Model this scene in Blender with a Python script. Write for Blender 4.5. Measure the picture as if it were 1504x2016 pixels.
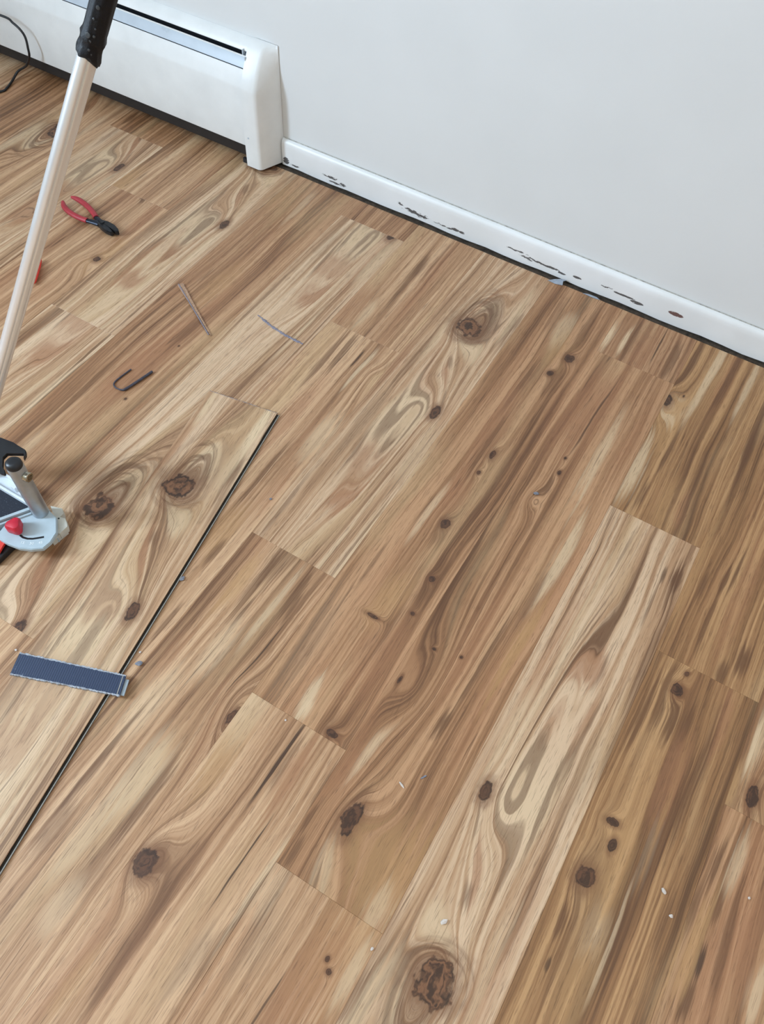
import bpy, bmesh, math, random
from mathutils import Vector, Matrix
random.seed(7)
sc = bpy.context.scene
for o in list(bpy.data.objects): bpy.data.objects.remove(o)

# ------------------------------------------------------------------ camera
cam_d = bpy.data.cameras.new('camera'); cam = bpy.data.objects.new('camera', cam_d)
sc.collection.objects.link(cam); sc.camera = cam
cam_d.sensor_fit = 'VERTICAL'; cam_d.sensor_height = 24.0
cam_d.lens = 24.0 * 1561.50 / 2016.0
cam_d.clip_start = 0.02
cam.location = (0.89819, 0.0, 1.22619)
cam.rotation_mode = 'XYZ'
cam.rotation_euler = (0.583756495, -0.0468036474, 0.538183311)

# ------------------------------------------------------------------ world, light, exposure
wd = bpy.data.worlds.new('world'); sc.world = wd; wd.use_nodes = True
bg = wd.node_tree.nodes['Background']; bg.inputs[0].default_value = (0.55, 0.72, 1.0, 1); bg.inputs[1].default_value = 1.0
def area(name, loc, target, sx, sy, power, col):
    d = bpy.data.lights.new(name, 'AREA'); d.shape = 'RECTANGLE'; d.size = sx; d.size_y = sy
    d.energy = power; d.color = col
    o = bpy.data.objects.new(name, d); sc.collection.objects.link(o); o.location = loc
    o.rotation_euler = (Vector(target) - Vector(loc)).to_track_quat('-Z', 'Y').to_euler()
    return o
# daylight coming in through the window of the left wall
area('window_daylight', (-1.79, -0.95, 1.60), (0.0, -0.95, 1.60), 0.62, 1.15, 68.0, (0.64, 0.82, 1.0))
# warm fill lamp, added high on the right to brighten faces turned that way
area('warm_fill_lamp', (2.2, 0.3, 2.34), (2.2, 0.3, 0.0), 0.5, 0.5, 5.5, (1.0, 0.84, 0.66))
sc.view_settings.view_transform = 'Standard'; sc.view_settings.look = 'None'
sc.view_settings.gamma = 1.0; sc.view_settings.use_curve_mapping = False
sc.view_settings.exposure = 0.93
try:
    sc.cycles.use_denoising = True
    sc.cycles.max_bounces = 5; sc.cycles.diffuse_bounces = 4; sc.cycles.use_adaptive_sampling = True; sc.cycles.adaptive_threshold = 0.025; sc.cycles.sample_clamp_indirect = 6.0
except Exception: pass

# ------------------------------------------------------------------ helpers
def lin(c):
    return tuple(((v/255.0)/12.92 if v/255.0 <= .04045 else ((v/255.0+.055)/1.055)**2.4) for v in c) + (1.0,)
class NT:
    def __init__(s, name):
        s.m = bpy.data.materials.new(name); s.m.use_nodes = True; s.t = s.m.node_tree
        s.b = s.t.nodes['Principled BSDF']; s.out = s.t.nodes['Material Output']
    def n(s, typ, **kw):
        nd = s.t.nodes.new(typ)
        for k, v in kw.items(): setattr(nd, k, v)
        return nd
    def put(s, sock, v):
        if isinstance(v, (int, float, tuple, list)): sock.default_value = v
        elif v is not None: s.t.links.new(v, sock)
    def math(s, op, a, b=None, c=None, clamp=False):
        nd = s.n('ShaderNodeMath', operation=op, use_clamp=clamp)
        for i, v in enumerate((a, b, c)):
            if v is not None: s.put(nd.inputs[i], v)
        return nd.outputs[0]
    def vmath(s, op, a, b=None, c=None):
        nd = s.n('ShaderNodeVectorMath', operation=op)
        for i, v in enumerate((a, b, c)):
            if v is not None: s.put(nd.inputs[i], v)
        return nd.outputs['Value'] if op in ('LENGTH', 'DOT_PRODUCT', 'DISTANCE') else nd.outputs[0]
    def xyz(s, x, y, z=0.0):
        nd = s.n('ShaderNodeCombineXYZ')
        for i, v in enumerate((x, y, z)): s.put(nd.inputs[i], v)
        return nd.outputs[0]
    def noise(s, vec, scale, detail=2.0, rough=0.5, dist=0.0):
        nd = s.n('ShaderNodeTexNoise'); s.put(nd.inputs['Vector'], vec)
        nd.inputs['Scale'].default_value = scale; nd.inputs['Detail'].default_value = detail
        nd.inputs['Roughness'].default_value = rough; nd.inputs['Distortion'].default_value = dist
        return nd.outputs['Fac']
    def rng(s, v, a, b, c=0.0, d=1.0, smooth=True):
        nd = s.n('ShaderNodeMapRange'); nd.interpolation_type = 'SMOOTHSTEP' if smooth else 'LINEAR'
        s.put(nd.inputs['Value'], v)
        for i, x in enumerate((a, b, c, d)): s.put(nd.inputs[i+1], x)
        return nd.outputs[0]
    def mix(s, f, a, b, blend='MIX'):
        nd = s.n('ShaderNodeMix', data_type='RGBA', blend_type=blend)
        s.put(nd.inputs[0], f); s.put(nd.inputs[6], a); s.put(nd.inputs[7], b)
        return nd.outputs[2]
    def ramp(s, f, stops, interp='LINEAR'):
        nd = s.n('ShaderNodeValToRGB'); nd.color_ramp.interpolation = interp
        e = nd.color_ramp.elements
        while len(e) < len(stops): e.new(0.5)
        for q, (p, c) in zip(e, stops): q.position = p; q.color = c
        s.put(nd.inputs[0], f); return nd.outputs[0]
    def bump(s, h, strength, dist=0.001):
        nd = s.n('ShaderNodeBump'); nd.inputs['Strength'].default_value = strength
        nd.inputs['Distance'].default_value = dist; s.put(nd.inputs['Height'], h)
        s.t.links.new(nd.outputs[0], s.b.inputs['Normal'])

def simple(name, col, rough=0.5, metal=0.0, var=0.06, scale=60.0, bump=0.0, spec=0.5, stretch=(1, 1, 1)):
    m = NT(name); tc = m.n('ShaderNodeTexCoord').outputs['Object']
    v = m.vmath('MULTIPLY', tc, stretch)
    f = m.noise(v, scale, 4.0, 0.6)
    c = lin(col); d = tuple(x*(1-var*2.2) for x in c[:3]) + (1,); l = tuple(min(1, x*(1+var*2)) for x in c[:3]) + (1,)
    m.put(m.b.inputs['Base Color'], m.ramp(f, [(0.25, d), (0.5, c), (0.75, l)]))
    m.put(m.b.inputs['Roughness'], m.rng(f, 0.2, 0.8, max(0.02, rough-.07), min(1, rough+.07)))
    m.b.inputs['Metallic'].default_value = metal
    m.b.inputs['Specular IOR Level'].default_value = spec
    if bump: m.bump(m.noise(v, scale*3, 3.0, .6), bump)
    return m.m

# ------------------------------------------------------------------ wood print material
PAL = dict(
    light=((128, 97, 73), (181, 149, 119), (214, 191, 166)),
    tan=((118, 86, 62), (172, 137, 106), (206, 175, 144)),
    brown=((100, 70, 48), (152, 115, 84), (189, 152, 119)),
    red=((108, 76, 54), (158, 121, 91), (191, 157, 125)),
    olive=((97, 69, 45), (148, 112, 77), (187, 152, 112)))
SPOT = dict(D=(98, 68, 46), K=(58, 39, 28), L=(218, 199, 171), R=(160, 117, 88), O=(186, 151, 108), G=(150, 132, 112))

def wl(c):
    a = lin(c); return (min(1, a[0]*1.0), a[1]*.90, a[2]*.79, 1.0)
def wood(name, seed, pal, feats=(), width=0.1778, objseed=False):
    """Printed acacia plank: grain lines are the contours of a height field H(x,y) with bumps at the knots."""
    m = NT(name); tc = m.n('ShaderNodeTexCoord').outputs['Object']
    sep = m.n('ShaderNodeSeparateXYZ'); m.put(sep.inputs[0], tc); X, Y = sep.outputs[0], sep.outputs[1]
    if objseed:
        sd = m.math('MULTIPLY', m.n('ShaderNodeObjectInfo').outputs['Random'], 50.0)
    else: sd = float(seed)
    def nv(kx, ky, off):
        z = m.math('ADD', sd, off) if objseed else sd + off
        return m.xyz(m.math('MULTIPLY', X, kx), m.math('MULTIPLY', Y, ky), z)
    w1 = m.math('MULTIPLY', m.math('SUBTRACT', m.noise(nv(7, 1.5, .3), 1, 1.0), .5), .040)
    w2 = m.math('MULTIPLY', m.math('SUBTRACT', m.noise(nv(34, 8, 3.7), 1, 2.0), .5), .0075)
    H = m.math('ADD', m.math('ADD', X, w1), w2)
    bumps = [f for f in feats if f[0] == 'b']
    for _, bx, by, sx, su, sdn, A in bumps:
        xx = m.math('MULTIPLY', m.math('SUBTRACT', X, bx), 1/sx)
        dy = m.math('SUBTRACT', Y, by)
        yy = m.math('ADD', m.math('MULTIPLY', m.math('MAXIMUM', dy, 0.0), 1/su), m.math('MULTIPLY', m.math('MINIMUM', dy, 0.0), 1/sdn))
        r2 = m.math('ADD', m.math('MULTIPLY', xx, xx), m.math('MULTIPLY', yy, yy))
        e = m.math('EXPONENT', m.math('MULTIPLY', r2, -1.0))
        H = m.math('MULTIPLY_ADD', e, A, H)
    def Hat(x, y):
        h = x
        for _, bx, by, sx, su, sdn, A in bumps:
            yy = (y-by)/(su if y > by else sdn)
            h += A*math.exp(-((x-bx)/sx)**2 - yy*yy)
        return h
    def hv(kx, ky, off):
        z = m.math('ADD', sd, off) if objseed else sd + off
        return m.xyz(m.math('MULTIPLY', H, kx), m.math('MULTIPLY', Y, ky), z)
    n1 = m.noise(hv(24, .7, 1.1), 1, 1.5); n2 = m.noise(hv(95, 1.3, 7.7), 1, 2.0, .6); n3 = m.noise(hv(360, 3.0, 13.2), 1, 2.0, .6)
    brk = m.math('ADD', m.math('MULTIPLY_ADD', n2, 2.0, -1.55), m.math('MULTIPLY', n3, 1.1))
    v = m.math('ADD', m.math('ADD', m.math('MULTIPLY', n1, .34), m.math('MULTIPLY', n2, .42)), m.math('MULTIPLY', n3, .24))
    d, md, l = [wl(c) for c in PAL[pal]]
    col = m.ramp(v, [(.375, d), (.48, md), (.59, l)])
    # tint drift, reddish and yellowish
    tint = m.noise(hv(16, 2.2, 21.0), 1, 2.0)
    col = m.mix(m.rng(tint, .52, .72, 0, .32), col, wl((166, 118, 88)))
    col = m.mix(m.rng(tint, .46, .30, 0, .35), col, wl((196, 172, 136)))
    # the drawn spots and streaks follow the grain
    V = m.xyz(H, Y, 0.0)
    for f in feats:
        if f[0] != 's': continue
        _, ck, x, y, rx, ry, st = f
        ry = max(ry, 2.6*rx); rx *= .85
        if rx > .014: st *= .72
        x = Hat(x, y)
        dl = m.vmath('LENGTH', m.vmath('MULTIPLY_ADD', V, (1/rx, 1/ry, 0), (-x/rx, -y/ry, 0)))
        col = m.mix(m.rng(m.math('ADD', dl, brk), 1.15, .45, 0, st), col, wl(SPOT[ck]))
    # crescent rings drawn round a big knot
    for f in feats:
        if f[0] != 'a': continue
        _, bx, by, sx, su, sdn, st = f
        dy = m.math('SUBTRACT', Y, by)
        yy = m.math('ADD', m.math('MULTIPLY', m.math('MAXIMUM', dy, 0.0), 1/su), m.math('MULTIPLY', m.math('MINIMUM', dy, 0.0), 1/sdn))
        xx = m.math('MULTIPLY', m.math('SUBTRACT', m.math('ADD', X, m.math('MULTIPLY', w1, .5)), bx), 1/sx)
        dist = m.math('SQRT', m.math('ADD', m.math('MULTIPLY', xx, xx), m.math('MULTIPLY', yy, yy)))
        na = m.noise(m.xyz(m.math('MULTIPLY', dist, 4.2), m.math('MULTIPLY', xx, .35), float(seed) + 3.0), 1, 2.0, .6)
        k = m.math('MULTIPLY', m.rng(na, .44, .60), m.math('MULTIPLY', m.rng(dist, 2.5, 1.4), m.rng(dist, .7, 1.0)))
        col = m.mix(m.math('MULTIPLY', k, st), col, wl((96, 66, 45)))
    # dark growth lines
    n4 = m.noise(hv(120, 1.2, 31.0), 1, 1.0); n6 = m.noise(hv(40, 3.0, 47.0), 1, 1.0)
    ln = m.math('MULTIPLY', m.rng(m.math('ABSOLUTE', m.math('SUBTRACT', n4, .5)), .0, .022, 1, 0), m.rng(n6, .48, .62, 0, .55))
    col = m.mix(ln, col, wl((84, 57, 39)))
    # pores: short fine dashes
    n5 = m.noise(nv(760, 34, 5.0), 1, 2.0, .6)
    col = m.mix(m.rng(n5, .55, .68, 0, .42), col, wl((92, 64, 44)))
    # knots
    nz = m.noise(nv(52, 36, 61.0), 1, 2.0, .5); ny = m.noise(nv(170, 120, 71.0), 1, 2.0, .55)
    for f in feats:
        if f[0] != 'k': continue
        _, kx, ky, rx, ry = f
        dl = m.vmath('LENGTH', m.vmath('MULTIPLY_ADD', tc, (1/rx, 1/ry, 0), (-kx/rx, -ky/ry, 0)))
        big = rx > .018; ka, kb = (1.5, .45) if big else (.9, .65)
        dl = m.math('ADD', m.math('MULTIPLY_ADD', nz, ka, -.5*ka), m.math('MULTIPLY_ADD', ny, kb, dl)); dl = m.math('SUBTRACT', dl, .5*kb)
        col = m.mix(m.rng(dl, 2.3, .9, 0, .6), col, wl((112, 77, 54)))
        sw = m.noise(m.xyz(m.math('MULTIPLY', dl, 2.6), m.math('MULTIPLY', nz, 5.0), sd), 1, 2.0, .5)
        core = m.mix(m.rng(sw, .40, .62), wl((58, 39, 29)), wl((126, 90, 66)) if big else wl((96, 66, 48)))
        core = m.mix(m.math('MULTIPLY', m.rng(m.math('ABSOLUTE', m.math('SUBTRACT', dl, .82)), .13, .03), .55), core, wl((46, 31, 23)))
        col = m.mix(m.rng(dl, 1.05, .86, 0, .93), col, core)
    m.put(m.b.inputs['Base Color'], col)
    m.put(m.b.inputs['Roughness'], m.rng(n5, .4, .75, .44, .56))
    m.b.inputs['Specular IOR Level'].default_value = 0.48
    m.bump(m.math('SUBTRACT', m.math('MULTIPLY', n3, .6), m.rng(n5, .56, .70, 0, .8)), 0.10, 0.0006)
    return m.m

def clean(bm):
    bmesh.ops.recalc_face_normals(bm, faces=bm.faces[:])
def obj(name, bm, mat, parent=None, loc=None, smooth=False, kind=None, label=None, cat=None, group=None):
    """Link a bmesh given in world coordinates as one mesh object; its origin goes to loc (or its parent's place)."""
    off = Vector(loc) if loc is not None else Vector((0, 0, 0))
    if loc is not None: bmesh.ops.translate(bm, verts=bm.verts[:], vec=-off)
    clean(bm)
    me = bpy.data.meshes.new(name); bm.to_mesh(me); bm.free()
    if mat: me.materials.append(mat)
    if smooth:
        for p in me.polygons: p.use_smooth = True
        try: me.set_sharp_from_angle(angle=math.radians(38))
        except Exception: pass
    o = bpy.data.objects.new(name, me); sc.collection.objects.link(o)
    if parent is not None:
        o.parent = parent; o.location = off - wloc(parent)
    else: o.location = off
    for k, val in (('kind', kind), ('label', label), ('category', cat), ('group', group)):
        if val: o[k] = val
    return o
def wloc(o):
    v = Vector(o.location)
    while o.parent is not None: o = o.parent; v += o.location
    return v
def thing(name, loc, label, cat, group=None):
    o = bpy.data.objects.new(name, None); sc.collection.objects.link(o); o.location = loc
    o.empty_display_size = .05; o['label'] = label; o['category'] = cat
    if group: o['group'] = group
    return o
def box(bm, lo, hi, bev=0.0):
    g = bmesh.ops.create_cube(bm, size=1.0)['verts']
    for v in g: v.co = Vector([lo[i] + (v.co[i]+.5)*(hi[i]-lo[i]) for i in range(3)])
    if bev:
        es = list({e for v in g for e in v.link_edges})
        bmesh.ops.bevel(bm, geom=es, offset=bev, segments=2, affect='EDGES', profile=.5)
    return bm
def frame_of(t):
    t = t.normalized(); a = Vector((0, 0, 1)) if abs(t.z) < .9 else Vector((1, 0, 0))
    u = t.cross(a).normalized(); return u, t.cross(u).normalized()
def tube(bm, pts, r, segs=12, caps=True, closed=False):
    pts = [Vector(p) for p in pts]; n = len(pts); rs = r if isinstance(r, (list, tuple)) else [r]*n
    rings = []; u = None
    for i, p in enumerate(pts):
        t = (pts[min(i+1, n-1)] - pts[max(i-1, 0)]).normalized()
        if u is None: u, w = frame_of(t)
        else: u = (u - t*u.dot(t)).normalized(); w = t.cross(u)
        w = t.cross(u)
        rings.append([bm.verts.new(p + (u*math.cos(2*math.pi*k/segs) + w*math.sin(2*math.pi*k/segs))*rs[i]) for k in range(segs)])
    for a, b in zip(rings, rings[1:]):
        for k in range(segs): bm.faces.new((a[k], a[(k+1) % segs], b[(k+1) % segs], b[k]))
    if caps: bm.faces.new(rings[0][::-1]); bm.faces.new(rings[-1])
    return bm
def prism(bm, poly, z0, z1):
    a = [bm.verts.new((x, y, z0)) for x, y in poly]; b = [bm.verts.new((x, y, z1)) for x, y in poly]; n = len(poly)
    for k in range(n): bm.faces.new((a[k], a[(k+1) % n], b[(k+1) % n], b[k]))
    bm.faces.new(a[::-1]); bm.faces.new(b)
    return bm
def sheet(bm, prof, x0, x1, t=0.0012):
    """Extrude a (y,z) profile along x as a folded sheet of thickness t."""
    n = len(prof); nrm = []
    for i in range(n):
        a = Vector(prof[max(i-1, 0)]); b = Vector(prof[min(i+1, n-1)]); d = (b-a).normalized(); nrm.append(Vector((d.y, -d.x)))
    back = [(Vector(p) + nn*t) for p, nn in zip(prof, nrm)]
    loop = [Vector(p) for p in prof] + back[::-1]
    A = [bm.verts.new((x0, p.x, p.y)) for p in loop]; B = [bm.verts.new((x1, p.x, p.y)) for p in loop]; m_ = len(loop)
    for k in range(m_): bm.faces.new((A[k], A[(k+1) % m_], B[(k+1) % m_], B[k]))
    for i in range(n-1):
        bm.faces.new((A[i], A[i+1], A[m_-2-i], A[m_-1-i])); bm.faces.new((B[i+1], B[i], B[m_-1-i], B[m_-2-i]))
    return bm
def loft(bm, rings, cap=True):
    R = [[bm.verts.new(p) for p in r] for r in rings]; n = len(R[0])
    for a, b in zip(R, R[1:]):
        for k in range(n): bm.faces.new((a[k], a[(k+1) % n], b[(k+1) % n], b[k]))
    if cap: bm.faces.new(R[0][::-1]); bm.faces.new(R[-1])
    return bm
def B(): return bmesh.new()

# ------------------------------------------------------------------ the room
W_Y = 1.5225           # back wall plane
XL, XR, YF, ZC = -1.82, 2.7, -2.9, 2.4
def wall_mat(name, col):
    m = NT(name); tc = m.n('ShaderNodeTexCoord').outputs['Object']
    a = m.noise(tc, 3.0, 3.0); b = m.noise(tc, 260.0, 3.0, .6)
    c = lin(col); d = tuple(x*.965 for x in c[:3]) + (1,)
    m.put(m.b.inputs['Base Color'], m.mix(m.rng(a, .35, .65), d, c)); m.b.inputs['Roughness'].default_value = .62
    m.b.inputs['Specular IOR Level'].default_value = .3
    m.bump(b, .05, .001); return m.m
M_wall = wall_mat('wall_paint', (226, 227, 227)); M_wall2 = wall_mat('wall_paint_bounce_tan', (200, 178, 144)); M_ceil = wall_mat('ceiling_paint', (232, 231, 227))  # tan of the unseen front wall is chosen to dim and warm the bounce
M_trimw = simple('trim_white', (236, 236, 234), .38, 0, .02, 30)
obj('wall_back', box(B(), (XL-.1, W_Y, -.03), (XR+.1, W_Y+.1, ZC)), M_wall, kind='structure')
obj('wall_right', box(B(), (XR, YF, -.03), (XR+.1, W_Y, ZC)), M_wall, kind='structure')
obj('wall_front', box(B(), (XL-.1, YF-.1, -.03), (XR+.1, YF, ZC)), M_wall2, kind='structure')
bm = B(); wy0, wy1, wz0, wz1 = -1.40, -.50, 1.0, 2.2
box(bm, (XL-.1, YF, -.03), (XL, wy0, ZC)); box(bm, (XL-.1, wy1, -.03), (XL, W_Y, ZC)); box(bm, (XL-.1, wy0, -.03), (XL, wy1, wz0)); box(bm, (XL-.1, wy0, wz1), (XL, wy1, ZC))
obj('wall_left', bm, M_wall, kind='structure')
obj('ceiling', box(B(), (XL-.1, YF-.1, ZC), (XR+.1, W_Y+.1, ZC+.1)), M_ceil, kind='structure')
bm = B()
for lo, hi in (((XL-.06, wy0, wz0), (XL-.02, wy0+.05, wz1)), ((XL-.06, wy1-.05, wz0), (XL-.02, wy1, wz1)), ((XL-.06, wy0, wz0), (XL-.02, wy1, wz0+.05)), ((XL-.06, wy0, wz1-.05), (XL-.02, wy1, wz1)), ((XL-.06, (wy0+wy1)/2-.025, wz0), (XL-.02, (wy0+wy1)/2+.025, wz1))):
    box(bm, lo, hi)
win = obj('window_1', bm, M_trimw, kind='structure')
gm = NT('window_glass'); gm.b.inputs['Base Color'].default_value = (.9, .95, 1, 1); gm.b.inputs['Roughness'].default_value = .05; gm.b.inputs['Transmission Weight'].default_value = 1.0
obj('pane', box(B(), (XL-.044, wy0+.04, wz0+.04), (XL-.038, wy1-.04, wz1-.04)), gm.m, win)

# floor: dark subfloor with the planks lying on it
M_sub = simple('subfloor_dust', (74, 64, 54), .9, 0, .35, 90, .3)
floor = obj('floor', box(B(), (XL-.1, YF-.1, -.03), (XR+.1, W_Y+.1, -.0056)), M_sub, kind='structure')
PW, PL = .1778, 1.2192
def plank_mesh(name, L, w=PW, mat=None):
    g, c = .00004, .0003
    bm = B()
    a = [(g+c, g+c), (w-g-c, g+c), (w-g-c, L-g-c), (g+c, L-g-c)]; b = [(g, g), (w-g, g), (w-g, L-g), (g, L-g)]
    loft(bm, [[(x, y, -.0054) for x, y in b], [(x, y, -c) for x, y in b], [(x, y, 0) for x, y in a]])
    clean(bm); me = bpy.data.meshes.new(name); bm.to_mesh(me); bm.free(); me.materials.append(mat); return me

# print with the big knot: local x from the plank's left edge, y relative to the big knot
P1 = [('b', .089, 0.0, .034, .085, .040, .065), ('b', .096, .075, .030, .125, .16, .045), ('k', .088, 0, .027, .029), ('a', .090, .0, .026, .070, .026, .62), ('s', 'D', .089, .010, .036, .045, .45), ('s', 'D', .060, .060, .007, .05, .55), ('s', 'D', .098, .075, .012, .05, .5), ('s', 'D', .120, .04, .006, .06, .45),
      ('s', 'L', .118, -.055, .014, .05, .6), ('s', 'R', .107, -.150, .009, .06, .6), ('s', 'D', .103, -.115, .008, .025, .5),
      ('k', .143, -.257, .009, .018), ('b', .143, -.257, .016, .030, .040, -.014), ('s', 'D', .137, -.215, .006, .035, .5),
      ('s', 'L', .155, -.36, .024, .10, .65), ('s', 'L', .120, -.27, .012, .10, .6), ('s', 'L', .158, .10, .013, .10, .5), ('s', 'L', .095, -.33, .010, .10, .5),
      ('b', .114, -.28, .032, .09, .40, -.055), ('s', 'R', .106, -.53, .012, .06, .65), ('s', 'R', .100, -.43, .010, .06, .45),
      ('s', 'D', .066, -.30, .004, .11, .6), ('s', 'D', .055, -.42, .004, .10, .55), ('s', 'D', .075, -.20, .006, .08, .5), ('s', 'D', .030, -.15, .010, .10, .35), ('s', 'L', .040, -.05, .012, .10, .4),
      ('s', 'D', .014, -.60, .006, .14, .5), ('s', 'G', .030, -.35, .02, .10, .4), ('s', 'L', .140, -.65, .008, .12, .5), ('s', 'D', .165, -.62, .004, .14, .55)]
def p1(x0, y0, x1, y1, yb, flip=False):
    r = []
    for dy in (0, PL, -PL):
        for f in P1:
            f = list(f); i = 2 if f[0] == 's' else 1
            if flip:
                f[i] = PW - f[i]; f[i+1] = -f[i+1]
                if f[0] == 'a': f[4], f[5] = f[5], f[4]
                if f[0] == 'b': f[4], f[5] = f[5], f[4]; f[6] = -f[6]
            f[i+1] += yb + dy - y0
            ext = .3 if f[0] in 'ab' else .12
            if -ext < f[i+1] < y1 - y0 + ext: r.append(tuple(f))
    return r
def loc_feats(key, x0, y0):
    r = []
    for f in FE.get(key, []):
        f = list(f); i = 2 if f[0] == 's' else 1
        f[i] = min(max(f[i]-x0, .004), PW-.004); f[i+1] -= y0; r.append(tuple(f))
    return r
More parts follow.
